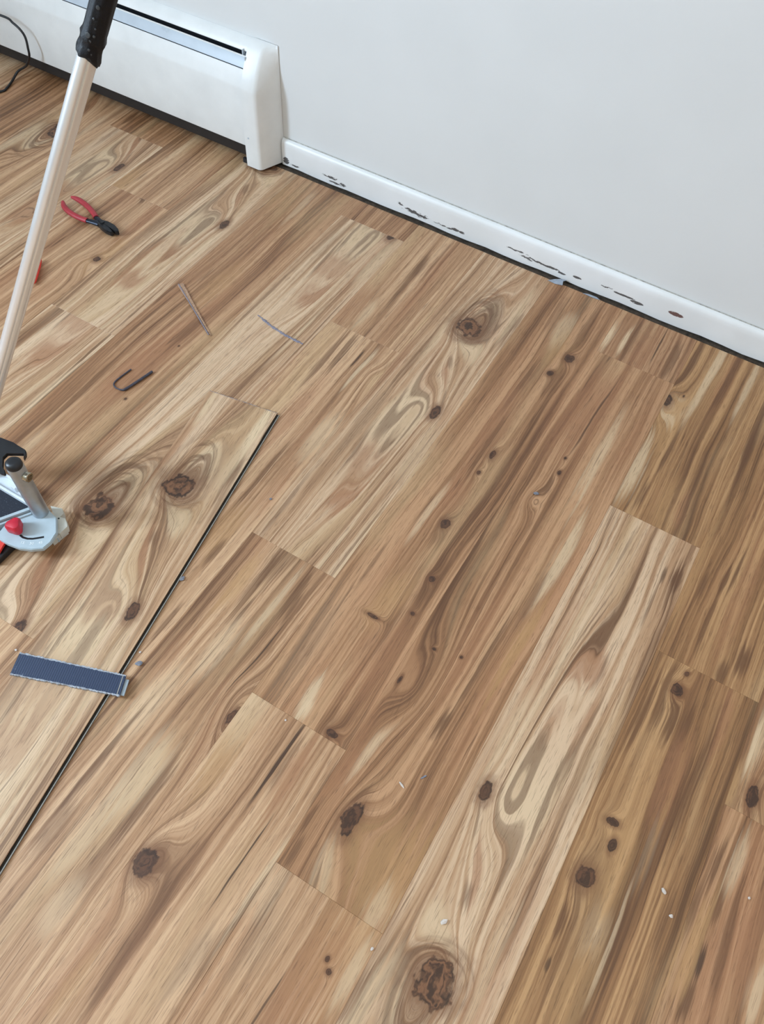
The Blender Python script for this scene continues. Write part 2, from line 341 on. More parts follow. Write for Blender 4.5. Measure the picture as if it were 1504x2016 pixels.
FE={'1l': [('s', 'D', 0.2445, 1.0292, 0.012, 0.079, 0.6), ('s', 'D', 0.2202, 0.9933, 0.01, 0.1216, 0.6), ('s', 'L', 0.3036, 1.0106, 0.007, 0.0682, 0.7), ('s', 'K', 0.2822, 1.0324, 0.003, 0.0285, 0.8), ('s', 'R', 0.2528, 0.8067, 0.03, 0.1241, 0.6), ('s', 'L', 0.3363, 0.8111, 0.028, 0.045, 0.6), ('s', 'D', 0.2921, 0.6825, 0.008, 0.1136, 0.6), ('b', 0.3455, 1.0027, 0.03, 0.03, 0.12, 0.02), ('s', 'O', 0.3073, 0.5349, 0.03, 0.0694, 0.5), ('s', 'D', 0.3219, 0.4929, 0.01, 0.0377, 0.6), ('s', 'D', 0.3387, 0.34, 0.006, 0.0454, 0.6)],
 '2l': [('s', 'L', 0.4077, 0.2132, 0.03, 0.0682, 0.6), ('s', 'D', 0.4082, 0.1029, 0.012, 0.0837, 0.65), ('s', 'D', 0.4149, 0.004, 0.02, 0.057, 0.6), ('s', 'L', 0.4567, 0.0221, 0.02, 0.0796, 0.5), ('s', 'R', 0.3862, 0.2954, 0.02, 0.0661, 0.4), ('s', 'D', 0.4309, 0.5556, 0.03, 0.018, 0.65), ('s', 'D', 0.4196, 0.4772, 0.01, 0.0776, 0.6), ('s', 'D', 0.434, 0.4165, 0.006, 0.0454, 0.7), ('s', 'O', 0.3923, 0.4661, 0.016, 0.0751, 0.5), ('s', 'L', 0.4736, 0.4659, 0.01, 0.0973, 0.5), ('s', 'L', 0.4416, 0.3511, 0.02, 0.071, 0.6), ('s', 'K', 0.5115, 0.3608, 0.0022, 0.0689, 0.8), ('k', 0.53, 0.2664, 0.006, 0.014), ('b', 0.53, 0.2664, 0.009000000000000001, 0.030800000000000004, 0.030800000000000004, 0.019200000000000002), ('b', 0.5268, 0.2906, 0.03, 0.05, 0.05, 0.03), ('s', 'R', 0.4952, 0.2286, 0.03, 0.0549, 0.5), ('s', 'L', 0.4728, 0.1244, 0.025, 0.0745, 0.6), ('s', 'D', 0.5031, 0.1003, 0.01, 0.0843, 0.6), ('s', 'D', 0.498, -0.0078, 0.02, 0.0808, 0.5), ('s', 'L', 0.495, -0.0711, 0.02, 0.0524, 0.5), ('s', 'D', 0.4975, 0.5021, 0.008, 0.0461, 0.6), ('s', 'D', 0.5084, 0.4745, 0.004, 0.0409, 0.7)],
 '1u': [('s', 'D', 0.25, 1.3209, 0.01, 0.1054, 0.5), ('s', 'D', 0.2575, 1.3667, 0.014, 0.0513, 0.5), ('s', 'R', 0.1885, 1.1858, 0.04, 0.0683, 0.5), ('s', 'L', 0.2289, 1.1631, 0.012, 0.0585, 0.4), ('s', 'D', 0.2741, 1.4122, 0.006, 0.1048, 0.4)],
 '3u': [('k', 0.6699, 1.285, 0.01, 0.012), ('b', 0.6699, 1.285, 0.015, 0.026400000000000003, 0.026400000000000003, 0.016), ('k', 0.6523, 1.2219, 0.007, 0.008), ('b', 0.6523, 1.2219, 0.0105, 0.0176, 0.0176, 0.011200000000000002), ('s', 'D', 0.662, 1.2056, 0.02, 0.02, 0.5), ('s', 'L', 0.6273, 1.3607, 0.025, 0.045, 0.6), ('s', 'O', 0.6451, 1.2977, 0.03, 0.03, 0.5), ('s', 'D', 0.5884, 1.3999, 0.018, 0.1004, 0.5), ('s', 'D', 0.615, 1.1555, 0.01, 0.0902, 0.6), ('s', 'D', 0.6627, 1.3868, 0.014, 0.1166, 0.45), ('s', 'R', 0.6243, 1.0404, 0.04, 0.1213, 0.55), ('s', 'D', 0.6293, 0.9726, 0.012, 0.0983, 0.5), ('k', 0.6461, 0.9591, 0.006, 0.012), ('b', 0.6461, 0.9591, 0.009000000000000001, 0.026400000000000003, 0.026400000000000003, 0.014400000000000001), ('k', 0.6422, 0.905, 0.004, 0.006), ('b', 0.6422, 0.905, 0.006, 0.013200000000000002, 0.013200000000000002, 0.0128), ('s', 'L', 0.611, 0.7751, 0.008, 0.0806, 0.5), ('k', 0.644, 0.7667, 0.008, 0.011), ('b', 0.644, 0.7667, 0.012, 0.0242, 0.0242, 0.01536), ('s', 'D', 0.6416, 0.7534, 0.018, 0.014, 0.5), ('s', 'R', 0.6351, 0.8299, 0.02, 0.03, 0.5), ('k', 0.6785, 0.6514, 0.006, 0.007), ('b', 0.6785, 0.6514, 0.009000000000000001, 0.015400000000000002, 0.015400000000000002, 0.009600000000000001), ('s', 'D', 0.678, 0.6487, 0.022, 0.012, 0.5), ('k', 0.6829, 0.5747, 0.004, 0.004), ('b', 0.6829, 0.5747, 0.006, 0.0088, 0.0088, 0.009600000000000001), ('k', 0.6266, 0.5348, 0.012, 0.004), ('b', 0.6266, 0.5348, 0.018000000000000002, 0.0088, 0.0088, 0.02304), ('s', 'O', 0.643, 0.5702, 0.03, 0.04, 0.6), ('s', 'R', 0.6643, 0.4858, 0.04, 0.0898, 0.6), ('s', 'L', 0.621, 0.3597, 0.015, 0.0524, 0.7), ('s', 'L', 0.6292, 0.3394, 0.012, 0.03, 0.6), ('k', 0.6803, 0.327, 0.01, 0.006), ('b', 0.6803, 0.327, 0.015, 0.013200000000000002, 0.013200000000000002, 0.016), ('s', 'D', 0.6653, 0.3281, 0.02, 0.012, 0.5), ('s', 'D', 0.6682, 0.5214, 0.006, 0.1048, 0.5), ('s', 'L', 0.5348, 0.8238, 0.008, 0.1071, 0.4), ('s', 'D', 0.582, 0.6222, 0.006, 0.0843, 0.5), ('s', 'D', 0.5395, 0.6135, 0.008, 0.0759, 0.45), ('s', 'G', 0.5677, 0.4441, 0.03, 0.141, 0.4)],
 '3l': [('s', 'K', 0.628, 0.2589, 0.0032, 0.0719, 0.9), ('s', 'D', 0.639, 0.2526, 0.007, 0.058, 0.5), ('s', 'K', 0.6646, 0.1091, 0.0022, 0.0853, 0.85), ('s', 'R', 0.6547, 0.2408, 0.016, 0.0804, 0.6), ('s', 'O', 0.5591, 0.2229, 0.025, 0.0871, 0.5), ('s', 'L', 0.5506, 0.3053, 0.03, 0.02, 0.5), ('k', 0.5533, 0.0353, 0.015, 0.021), ('b', 0.5533, 0.0353, 0.0225, 0.046200000000000005, 0.046200000000000005, 0.024), ('b', 0.5547, 0.048, 0.035, 0.07, 0.05, 0.03), ('s', 'D', 0.5651, 0.0465, 0.02, 0.03, 0.4), ('s', 'D', 0.7148, 0.2464, 0.008, 0.0633, 0.6), ('s', 'L', 0.7012, 0.0928, 0.01, 0.0934, 0.6), ('s', 'D', 0.7096, 0.0743, 0.005, 0.072, 0.7), ('s', 'D', 0.6947, -0.0043, 0.02, 0.0518, 0.4), ('s', 'G', 0.6827, -0.0315, 0.02, 0.0766, 0.5), ('s', 'D', 0.6087, -0.0513, 0.015, 0.0858, 0.5), ('s', 'O', 0.5751, -0.133, 0.02, 0.0507, 0.4)],
 '4u': [('s', 'L', 0.7157, 1.4017, 0.01, 0.0802, 0.9), ('s', 'L', 0.7466, 1.403, 0.007, 0.0674, 0.85), ('s', 'R', 0.7952, 1.4171, 0.035, 0.09, 0.6), ('s', 'K', 0.8208, 1.42, 0.0025, 0.0833, 0.8), ('s', 'D', 0.8625, 1.4015, 0.016, 0.0766, 0.6), ('s', 'D', 0.761, 1.4125, 0.01, 0.0716, 0.5)],
 '4m': [('s', 'R', 0.7644, 1.1751, 0.05, 0.1797, 0.7), ('s', 'K', 0.7758, 1.1328, 0.0028, 0.1558, 0.7), ('k', 0.7713, 1.0296, 0.003, 0.004), ('b', 0.7713, 1.0296, 0.0045000000000000005, 0.0088, 0.0088, 0.0048000000000000004), ('k', 0.7757, 0.9897, 0.004, 0.006), ('b', 0.7757, 0.9897, 0.006, 0.013200000000000002, 0.013200000000000002, 0.0064), ('s', 'D', 0.7693, 0.9478, 0.008, 0.0423, 0.6), ('b', 0.7585, 0.9021, 0.014, 0.03, 0.03, 0.02), ('s', 'L', 0.8257, 1.0585, 0.016, 0.1604, 0.6), ('s', 'L', 0.8512, 0.8075, 0.016, 0.1244, 0.7), ('s', 'O', 0.8634, 0.6124, 0.016, 0.1345, 0.6), ('s', 'D', 0.8429, 0.7157, 0.008, 0.1001, 0.5), ('s', 'D', 0.8257, 0.5732, 0.01, 0.1366, 0.7), ('s', 'D', 0.8214, 0.4344, 0.012, 0.0355, 0.75), ('s', 'R', 0.7902, 0.5767, 0.03, 0.1254, 0.55), ('b', 0.7525, 0.4656, 0.032, 0.12, 0.07, -0.035), ('s', 'D', 0.7067, 0.6292, 0.01, 0.0799, 0.5), ('s', 'D', 0.7111, 0.717, 0.012, 0.0965, 0.5), ('k', 0.7241, 0.4602, 0.003, 0.008), ('b', 0.7241, 0.4602, 0.0045000000000000005, 0.0176, 0.0176, 0.0048000000000000004), ('k', 0.7463, 0.5371, 0.004, 0.003), ('b', 0.7463, 0.5371, 0.006, 0.006600000000000001, 0.006600000000000001, 0.0064), ('k', 0.7915, 0.5482, 0.003, 0.003), ('b', 0.7915, 0.5482, 0.0045000000000000005, 0.006600000000000001, 0.006600000000000001, 0.0048000000000000004), ('k', 0.7706, 0.235, 0.013, 0.026), ('b', 0.7706, 0.235, 0.0195, 0.0572, 0.0572, 0.02288), ('s', 'D', 0.7687, 0.2696, 0.01, 0.02, 0.6), ('s', 'D', 0.7189, 0.205, 0.008, 0.03, 0.6), ('s', 'D', 0.7272, 0.1533, 0.01, 0.0327, 0.6), ('s', 'O', 0.8535, 0.1982, 0.04, 0.05, 0.7), ('s', 'L', 0.8617, 0.1497, 0.02, 0.03, 0.6), ('s', 'L', 0.7721, 0.1644, 0.02, 0.03, 0.5), ('s', 'D', 0.7792, 0.1343, 0.006, 0.0419, 0.6), ('s', 'R', 0.7314, 0.2911, 0.02, 0.0495, 0.4), ('s', 'L', 0.7415, 0.3343, 0.01, 0.0677, 0.5), ('b', 0.7875, 0.2221, 0.05, 0.05, 0.14, 0.03)],
 '4l': [('s', 'O', 0.8538, 0.1156, 0.06, 0.05, 0.6), ('s', 'R', 0.842, 0.0342, 0.05, 0.0726, 0.6), ('k', 0.8402, 0.0661, 0.003, 0.004), ('b', 0.8402, 0.0661, 0.0045000000000000005, 0.0088, 0.0088, 0.0048000000000000004), ('k', 0.8498, 0.0539, 0.004, 0.004), ('b', 0.8498, 0.0539, 0.006, 0.0088, 0.0088, 0.0064), ('s', 'K', 0.7944, -0.0152, 0.002, 0.0445, 0.7), ('s', 'L', 0.7252, 0.0938, 0.02, 0.0366, 0.5), ('s', 'G', 0.751, 0.0398, 0.03, 0.0507, 0.4), ('s', 'L', 0.8795, 0.0687, 0.015, 0.0584, 0.5)],
 '5u': [('k', 0.8852, 1.289, 0.008, 0.02), ('b', 0.8852, 1.289, 0.012, 0.044000000000000004, 0.044000000000000004, 0.019200000000000002), ('b', 0.8996, 1.2734, 0.022, 0.06, 0.05, 0.028), ('s', 'O', 0.9219, 1.207, 0.03, 0.02, 0.7), ('s', 'L', 0.8815, 1.2616, 0.01, 0.05, 0.6), ('s', 'D', 0.903, 1.4477, 0.01, 0.1815, 0.6), ('s', 'L', 0.9458, 1.4135, 0.012, 0.184, 0.7), ('s', 'D', 0.9443, 1.1606, 0.006, 0.0825, 0.7), ('s', 'L', 0.9036, 1.083, 0.016, 0.1046, 0.7), ('s', 'O', 0.9793, 1.031, 0.02, 0.0761, 0.6), ('s', 'D', 0.9338, 1.0288, 0.01, 0.0518, 0.5), ('s', 'R', 1.0063, 1.0401, 0.02, 0.05, 0.6), ('s', 'D', 1.0156, 1.0913, 0.006, 0.1249, 0.6), ('k', 0.9175, 1.3186, 0.002, 0.004), ('b', 0.9175, 1.3186, 0.003, 0.0088, 0.0088, 0.0032), ('s', 'D', 0.9862, 1.0875, 0.006, 0.1397, 0.5), ('s', 'D', 0.9813, 1.4235, 0.01, 0.1094, 0.6), ('s', 'L', 1.0276, 1.4282, 0.01, 0.1199, 0.6)],
 '5l': [('s', 'D', 1.0472, 0.8736, 0.008, 0.0753, 0.7), ('s', 'D', 1.0495, 0.886, 0.012, 0.0155, 0.8), ('s', 'K', 1.024, 0.8821, 0.006, 0.0224, 0.6), ('s', 'D', 1.0204, 0.8095, 0.005, 0.0826, 0.6), ('s', 'D', 0.9458, 0.8912, 0.006, 0.0982, 0.5), ('s', 'D', 1.0602, 0.5674, 0.008, 0.1422, 0.5), ('s', 'D', 0.9522, 0.6643, 0.004, 0.3331, 0.8), ('s', 'L', 0.9299, 0.5816, 0.018, 0.2557, 0.6)],
 '6u': [('s', 'D', 1.0532, 1.3058, 0.012, 0.1595, 0.7), ('s', 'D', 1.0638, 1.2323, 0.008, 0.1135, 0.7), ('s', 'D', 1.0978, 0.8988, 0.006, 0.0528, 0.7), ('s', 'D', 1.1292, 0.9336, 0.01, 0.0411, 0.75), ('s', 'D', 1.1397, 0.9625, 0.008, 0.0708, 0.7), ('s', 'O', 1.0695, 0.9172, 0.016, 0.164, 0.5), ('s', 'R', 1.1617, 0.9222, 0.02, 0.1683, 0.5), ('s', 'D', 1.1292, 0.8312, 0.006, 0.0735, 0.6), ('s', 'D', 1.0531, 0.783, 0.004, 0.0488, 0.5), ('s', 'D', 1.1965, 0.795, 0.016, 0.044, 0.8), ('s', 'D', 1.1719, 0.7528, 0.012, 0.036, 0.7)],
 '6l': [('s', 'D', 1.085, 0.6236, 0.012, 0.0837, 0.65), ('s', 'D', 1.1032, 0.6695, 0.016, 0.0709, 0.6), ('k', 1.1261, 0.7219, 0.004, 0.005), ('b', 1.1261, 0.7219, 0.006, 0.011000000000000001, 0.011000000000000001, 0.0064), ('k', 1.1206, 0.6863, 0.01, 0.012), ('b', 1.1206, 0.6863, 0.015, 0.026400000000000003, 0.026400000000000003, 0.024), ('s', 'D', 1.1317, 0.6319, 0.016, 0.0622, 0.8), ('s', 'D', 1.1561, 0.6419, 0.01, 0.0587, 0.7), ('s', 'R', 1.1588, 0.5383, 0.022, 0.1097, 0.7), ('s', 'R', 1.2008, 0.675, 0.012, 0.0722, 0.5), ('s', 'D', 1.1877, 0.5412, 0.008, 0.1534, 0.7), ('s', 'D', 1.1758, 0.4724, 0.006, 0.1492, 0.7), ('k', 1.1184, 0.404, 0.006, 0.01), ('b', 1.1184, 0.404, 0.009000000000000001, 0.022000000000000002, 0.022000000000000002, 0.01344), ('k', 1.1062, 0.4349, 0.01, 0.006), ('b', 1.1062, 0.4349, 0.015, 0.013200000000000002, 0.013200000000000002, 0.016), ('s', 'O', 1.1162, 0.3896, 0.03, 0.03, 0.6), ('k', 1.0993, 0.3434, 0.013, 0.016), ('b', 1.0993, 0.3434, 0.0195, 0.0352, 0.0352, 0.014559999999999998), ('s', 'D', 1.0966, 0.3497, 0.026, 0.03, 0.55), ('s', 'L', 1.1321, 0.2835, 0.018, 0.035, 0.75), ('s', 'O', 1.1259, 0.317, 0.024, 0.03, 0.6), ('s', 'D', 1.124, 0.2482, 0.04, 0.01, 0.6), ('s', 'O', 1.1372, 0.2086, 0.03, 0.04, 0.6), ('s', 'K', 1.0951, 0.2146, 0.005, 0.012, 0.7), ('s', 'D', 1.1648, 0.3107, 0.008, 0.1179, 0.7), ('s', 'D', 1.0902, 0.2732, 0.012, 0.0264, 0.7), ('s', 'L', 1.157, 0.2908, 0.004, 0.1042, 0.5), ('s', 'D', 1.2171, 0.3398, 0.01, 0.0704, 0.5), ('s', 'G', 1.1633, 0.4239, 0.01, 0.0766, 0.4)],
 '7u': [('s', 'L', 1.2598, 0.6582, 0.01, 0.0652, 0.8), ('s', 'O', 1.2371, 0.5837, 0.015, 0.0428, 0.5)],
 '7l': [('s', 'D', 1.2597, 0.4617, 0.014, 0.0601, 0.7), ('s', 'D', 1.2474, 0.352, 0.008, 0.105, 0.8), ('s', 'D', 1.2555, 0.3936, 0.006, 0.0881, 0.6), ('s', 'D', 1.285, 0.41, 0.01, 0.037, 0.6), ('s', 'K', 1.2845, 0.3252, 0.008, 0.0339, 0.85), ('s', 'D', 1.2834, 0.2742, 0.012, 0.0387, 0.8), ('s', 'O', 1.2355, 0.3, 0.012, 0.1009, 0.7), ('s', 'O', 1.2693, 0.3399, 0.016, 0.0957, 0.6), ('s', 'L', 1.2899, 0.4758, 0.014, 0.0586, 0.5), ('s', 'R', 1.3279, 0.3854, 0.02, 0.0822, 0.6), ('s', 'D', 1.3052, 0.376, 0.01, 0.0911, 0.6), ('s', 'L', 1.3523, 0.326, 0.012, 0.0507, 0.6), ('s', 'D', 1.2289, 0.307, 0.007, 0.0719, 0.6)],
 '-1': [('s', 'R', -0.0733, 0.7568, 0.05, 0.137, 0.7), ('s', 'D', -0.0605, 0.9038, 0.012, 0.0673, 0.5), ('s', 'D', -0.1774, 0.9749, 0.006, 0.073, 0.6), ('s', 'D', -0.155, 0.8612, 0.005, 0.1293, 0.7), ('s', 'D', -0.1285, 0.6373, 0.014, 0.1281, 0.5), ('s', 'O', -0.0952, 1.0564, 0.04, 0.0905, 0.4), ('s', 'L', -0.099, 1.3876, 0.01, 0.088, 0.4), ('k', -0.0471, 0.8554, 0.002, 0.003), ('b', -0.0471, 0.8554, 0.003, 0.006600000000000001, 0.006600000000000001, 0.0032), ('k', -0.0424, 0.6817, 0.003, 0.004), ('b', -0.0424, 0.6817, 0.0045000000000000005, 0.0088, 0.0088, 0.0048000000000000004), ('s', 'L', -0.1159, 0.5033, 0.02, 0.0562, 0.4)],
 '-2l': [('s', 'L', -0.1703, 0.6165, 0.02, 0.1053, 0.6), ('s', 'D', -0.1911, 0.7448, 0.006, 0.0677, 0.6), ('s', 'D', -0.182, 0.6582, 0.005, 0.1152, 0.7)],
 '-3l': [('s', 'D', -0.443, 1.2125, 0.014, 0.01, 0.8), ('k', -0.437, 1.2092, 0.01, 0.006), ('b', -0.437, 1.2092, 0.015, 0.013200000000000002, 0.013200000000000002, 0.0096), ('k', -0.376, 0.9691, 0.009, 0.01), ('b', -0.376, 0.9691, 0.013499999999999998, 0.022000000000000002, 0.022000000000000002, 0.0144), ('b', -0.3876, 0.94, 0.03, 0.03, 0.05, 0.03), ('s', 'R', -0.3816, 1.099, 0.03, 0.0868, 0.5), ('s', 'O', -0.3641, 0.9997, 0.03, 0.0862, 0.5), ('s', 'D', -0.5189, 0.9044, 0.01, 0.0379, 0.5), ('s', 'D', -0.4892, 0.9627, 0.003, 0.0268, 0.7)],
 '-4u': [('s', 'D', -0.6799, 1.4501, 0.015, 0.015, 0.7)],
 '-3u': [('s', 'O', -0.5239, 1.2164, 0.04, 0.03, 0.6), ('s', 'D', -0.5425, 1.4067, 0.008, 0.1268, 0.5), ('s', 'L', -0.4957, 1.4105, 0.01, 0.1045, 0.4)],
 'xx': [('s', 'D', -0.8523, 1.3422, 0.02, 0.02, 0.6)]}
YH = 1.516; YE = 1.4965            # sawn plank ends along the wall
# row, y0, y1, palette, key of drawn features, big-knot print (y, flipped)
PLK = [(-5, .95, YH, 'tan', None, (1.30, True)), (-5, -.27, .95, 'tan', None, None),
       (-4, 1.395, YH, 'brown', '-4u', None), (-4, .176, 1.395, 'light', '-4l', (1.523, False)),
       (-3, 1.2, YH, 'tan', '-3u', None), (-3, -.02, 1.2, 'tan', '-3l', None),
       (-2, .804, YE, 'light', '-2u', (1.489, False)), (-2, -.415, .804, 'light', '-2l', (1.23, False)),
       (-1, .30, YE, 'red', '-1', None), (-1, -.919, .30, 'tan', '-1l', None),
       (0, 1.4215, YE, 'red', None, None), (0, .202, 1.4215, 'light', '0m', (.459, False)), (0, -1.017, .202, 'tan', None, None),
       (1, 1.0965, YE, 'tan', '1u', None), (1, -.123, 1.0965, 'tan', '1l', None),
       (2, .562, YE, 'light', None, (1.249, False)), (2, -.657, .562, 'tan', '2l', None),
       (3, .317, YE, 'brown', '3u', None), (3, -.902, .317, 'tan', '3l', None),
       (4, 1.34, YE, 'red', '4u', None), (4, .13, 1.34, 'brown', '4m', None), (4, -1.09, .13, 'tan', '4l', None),
       (5, .973, YE, 'olive', '5u', None), (5, -.246, .973, 'light', '5l', (.118, True)),
       (6, .737, YE, 'olive', '6u', None), (6, -.482, .737, 'olive', '6l', None),
       (7, .55, YE, 'brown', '7u', (.327, True)), (7, -.669, .55, 'brown', '7l', None)]
M_gen = {p: wood('plank_print_' + p, 0, p, (), objseed=True) for p in ('tan', 'brown', 'light')}
used = {}
def add_plank(row, y0, y1, me):
    o = bpy.data.objects.new('plank', me); sc.collection.objects.link(o)
    o.parent = floor; o.location = (row*PW, y0, random.uniform(-.00022, 0)); return o
for i, (row, y0, y1, pal, key, pp) in enumerate(PLK):
    x0 = row*PW
    fe = (p1(x0, y0, x0+PW, y1, pp[0], pp[1]) if pp else []) + (loc_feats(key, x0, y0) if key else [])
    m = wood('plank_print_%d' % i, 3.1*i + 2.0, pal, fe)
    add_plank(row, y0, y1, plank_mesh('plank', y1-y0, PW, m)); used.setdefault(row, []).append((y0, y1))
full = {p: plank_mesh('plank_full_' + p, PL, PW, M_gen[p]) for p in M_gen}
for row in range(-12, 15):
    if row in used: hi = min(a for a, b in used[row])
    else: hi = YH if row < -2 else YE; first = random.uniform(.3, 1.1)
    k = 0
    while hi > YF + .05:
        p = random.choice(('tan', 'brown', 'light')); L = PL
        if row not in used and k == 0: L = first
        lo = hi - L
        if lo < YF + .01: lo = YF + .01
        me = full[p] if abs(hi-lo-PL) < 1e-6 else plank_mesh('plank', hi-lo, PW, M_gen[p])
        add_plank(row, lo, hi, me); hi = lo; k += 1

# baseboard with chipped paint
def chip_mat():
    m = NT('chipped_white_paint'); tc = m.n('ShaderNodeTexCoord').outputs['Object']
    base = m.mix(m.rng(m.noise(tc, 8, 3), .35, .65), lin((238, 239, 240)), lin((231, 232, 232)))
    sp = m.n('ShaderNodeSeparateXYZ'); m.put(sp.inputs[0], tc)
    nz = m.noise(m.vmath('MULTIPLY', tc, (.45, 1, 1.6)), 170, 5, .62)
    chips = [(-.224, .016, .007, .009, .60), (-.196, .010, .012, .004, .5), (-.09, .020, .020, .005, .5), (-.075, .010, .03, .006, .42), (-.055, .012, .018, .006, .45), (.118, .026, .012, .006, .4), (.145, .018, .02, .006, .5), (.175, .016, .02, .006, .5), (.23, .014, .04, .004, .42), (.268, .017, .008, .004, .6), (.286, .016, .006, .003, .6),
             (.432, .028, .022, .003, .5), (.462, .020, .012, .006, .5), (.50, .020, .045, .0035, .52), (.548, .017, .008, .003, .6), (.586, .022, .008, .003, .6), (.66, .028, .012, .004, .45), (.70, .025, .025, .0025, .55), (.733, .020, .012, .004, .6), (.822, .031, .013, .0050, .64)]
    mask = None
    for cx, cz, rx, rz, st in chips:
        rz *= .78
        dl = m.vmath('LENGTH', m.vmath('MULTIPLY_ADD', tc, (1/rx, 0, 1/rz), (-cx/rx, 0, -cz/rz)))
        k = m.rng(m.math('ADD', dl, m.math('MULTIPLY', m.math('SUBTRACT', nz, st), 5.0)), 1.0, .8)
        k = m.math('MULTIPLY', k, m.rng(dl, 1.5, 1.2))
        mask = k if mask is None else m.math('MAXIMUM', mask, k)
    brown = m.mix(m.rng(sp.outputs[0], .78, .80), lin((62, 57, 56)), lin((92, 48, 38)))
    col = m.mix(m.math('MULTIPLY', mask, .92), base, brown)
    # grimy hairline along the top joint
    m.put(m.b.inputs['Base Color'], col); m.b.inputs['Roughness'].default_value = .36
    m.bump(m.math('MULTIPLY', mask, -1.0), .4, .0006)
    return m.m
M_base = chip_mat()
BX0 = -.2355
bm = B(); n = 60; rings = []
for i in range(n+1):
    x = BX0 + (XR-BX0)*(i/n)
    zb = .0015 + .0012*math.sin(i*1.7) + random.uniform(-.0008, .0008)
    rings.append([(x, 1.5222, zb), (x, 1.5105, zb), (x, 1.5103, .050), (x, 1.5108, .060), (x, 1.5130, .066), (x, 1.5165, .069), (x, 1.5222, .0705)])
loft(bm, rings)
obj('baseboard_back', bm, M_base, kind='structure', smooth=True)
M_grime = simple('joint_grime', (176, 174, 166), .8, 0, .25, 120)
bm = B(); tube(bm, [(BX0+.002+i*.05, 1.5214, .0709) for i in range(58)], .0011, 6)
obj('trim_1', bm, M_grime, kind='structure')

# ------------------------------------------------------------------ baseboard heater
M_hw = simple('heater_enamel', (233, 234, 233), .34, 0, .025, 14, 0, .5)
M_hd = simple('heater_damper_grey', (190, 200, 210), .32, 0, .03, 20)
M_fin = simple('heater_fin_dark', (32, 33, 38), .6, 0, .2, 120)
M_finp = simple('fin_pack_shade_brown', (36, 30, 27), .7, 0, .3, 160)  # brownish dark fin colour stands in for shade below the panel
HX0, HX1 = -1.75, -.302
ht = thing('baseboard_heater', ((HX0+HX1)/2, 1.49, 0), 'long white metal baseboard heater with a dark top slot on the back wall', 'heater')
bm = B(); sheet(bm, [(1.4660, .0560), (1.4575, .0545), (1.4565, .060), (1.4565, .120), (1.4570, .196), (1.4590, .204), (1.4725, .2355), (1.4745, .2365)], HX0, HX1+.004)
obj('front_panel', bm, M_hw, ht, smooth=True)
bm = B(); sheet(bm, [(1.4800, .2345), (1.4768, .2372), (1.4868, .2585), (1.4895, .2605)], HX0, HX1+.002, .0014)
obj('damper', bm, M_hd, ht, smooth=True)
bm = B(); sheet(bm, [(1.4868, .2582), (1.4872, .2603), (1.4893, .2607)], HX0, HX1+.003, .0010)
obj('damper_lip', bm, M_hw, ht, label='white rolled edge of the grey damper')
bm = B(); sheet(bm, [(1.4990, .2660), (1.4945, .2678), (1.4952, .2705), (1.5015, .2790), (1.5130, .2870), (1.5220, .2885)], HX0, HX1+.004, .0012)
obj('top_hood', bm, M_hw, ht, smooth=True)
obj('back_plate', box(B(), (HX0, 1.5195, .02), (HX1, 1.5215, .284)), M_fin, ht)
obj('side_plate', box(B(), (HX1-.0012, 1.4795, .06), (HX1+.0002, 1.519, .262)), M_hd, ht)
obj('shade_fin_pack', box(B(), (HX0+.05, 1.468, .020), (HX1-.002, 1.517, .155)), M_finp, ht)  # fins set low and forward to block light under the heater
bm = B(); box(bm, (HX1-.0145, 1.489, .245), (HX1-.0125, 1.505, .272)); obj('damper_bracket', bm, M_hd, ht)
# formed end cap
def cap_ring(z, yf, xi=-.3035):
    xf = -.2635; xb = -.2362
    return [(xi, yf, z), (xf-.006, yf, z), (xf-.001, yf+.0018, z), (xf+.0035, yf+.006, z), (xb-.006, 1.5195-.016*(1.5-yf)/.05, z), (xb, 1.5195, z), (xb, 1.5218, z), (xi, 1.5218, z)]
bm = B(); rings = [cap_ring(.0045, 1.4515), cap_ring(.05, 1.4510), cap_ring(.12, 1.4515), cap_ring(.196, 1.4520), cap_ring(.205, 1.4535), cap_ring(.245, 1.4740), cap_ring(.272, 1.4905), cap_ring(.282, 1.4985), cap_ring(.2885, 1.508), cap_ring(.2905, 1.517)]
loft(bm, rings)
cap = obj('end_cap', bm, M_hw, ht, smooth=True)
bm = B(); tube(bm, [(-.292, 1.4525, .082), (-.292, 1.4505, .082)], .0022, 10); obj('rivet', bm, M_hd, cap)
bm = B(); tube(bm, [(-.300, 1.5035, .2800), (-.300, 1.5022, .2818)], .0035, 12); obj('rivet', bm, M_hw, cap)
bm = B(); box(bm, (-.325, 1.462, .0005), (-.304, 1.470, .012)); obj('foot', bm, M_fin, ht, label='small black foot under the panel')

# ------------------------------------------------------------------ power cable by the heater
def spline(pts, n=8):
    pts = [Vector(p) for p in pts]; out = []
    P = [pts[0]*2-pts[1]] + pts + [pts[-1]*2-pts[-2]]
    for i in range(1, len(P)-2):
        for k in range(n):
            t = k/n
            out.append(.5*((2*P[i]) + (P[i+1]-P[i-1])*t + (2*P[i-1]-5*P[i]+4*P[i+1]-P[i+2])*t*t + (3*P[i]-P[i-1]-3*P[i+1]+P[i+2])*t**3))
    out.append(pts[-1]); return out
M_blk = simple('black_plastic', (24, 25, 29), .42, 0, .12, 80)
pts = [(-1.30, 1.36, .175), (-1.18, 1.39, .178), (-1.0585, 1.43, .163), (-1.023, 1.43, .155), (-1.001, 1.43, .143), (-.992, 1.43, .127), (-.988, 1.425, .105), (-.994, 1.425, .080), (-1.025, 1.43, .045), (-1.062, 1.425, .020), (-1.0635, 1.400, .006), (-1.052, 1.366, .0034), (-1.053, 1.342, .0034), (-1.10, 1.27, .0034), (-1.22, 1.18, .0034)]
bm = B(); tube(bm, spline(pts, 8), .0031, 10)
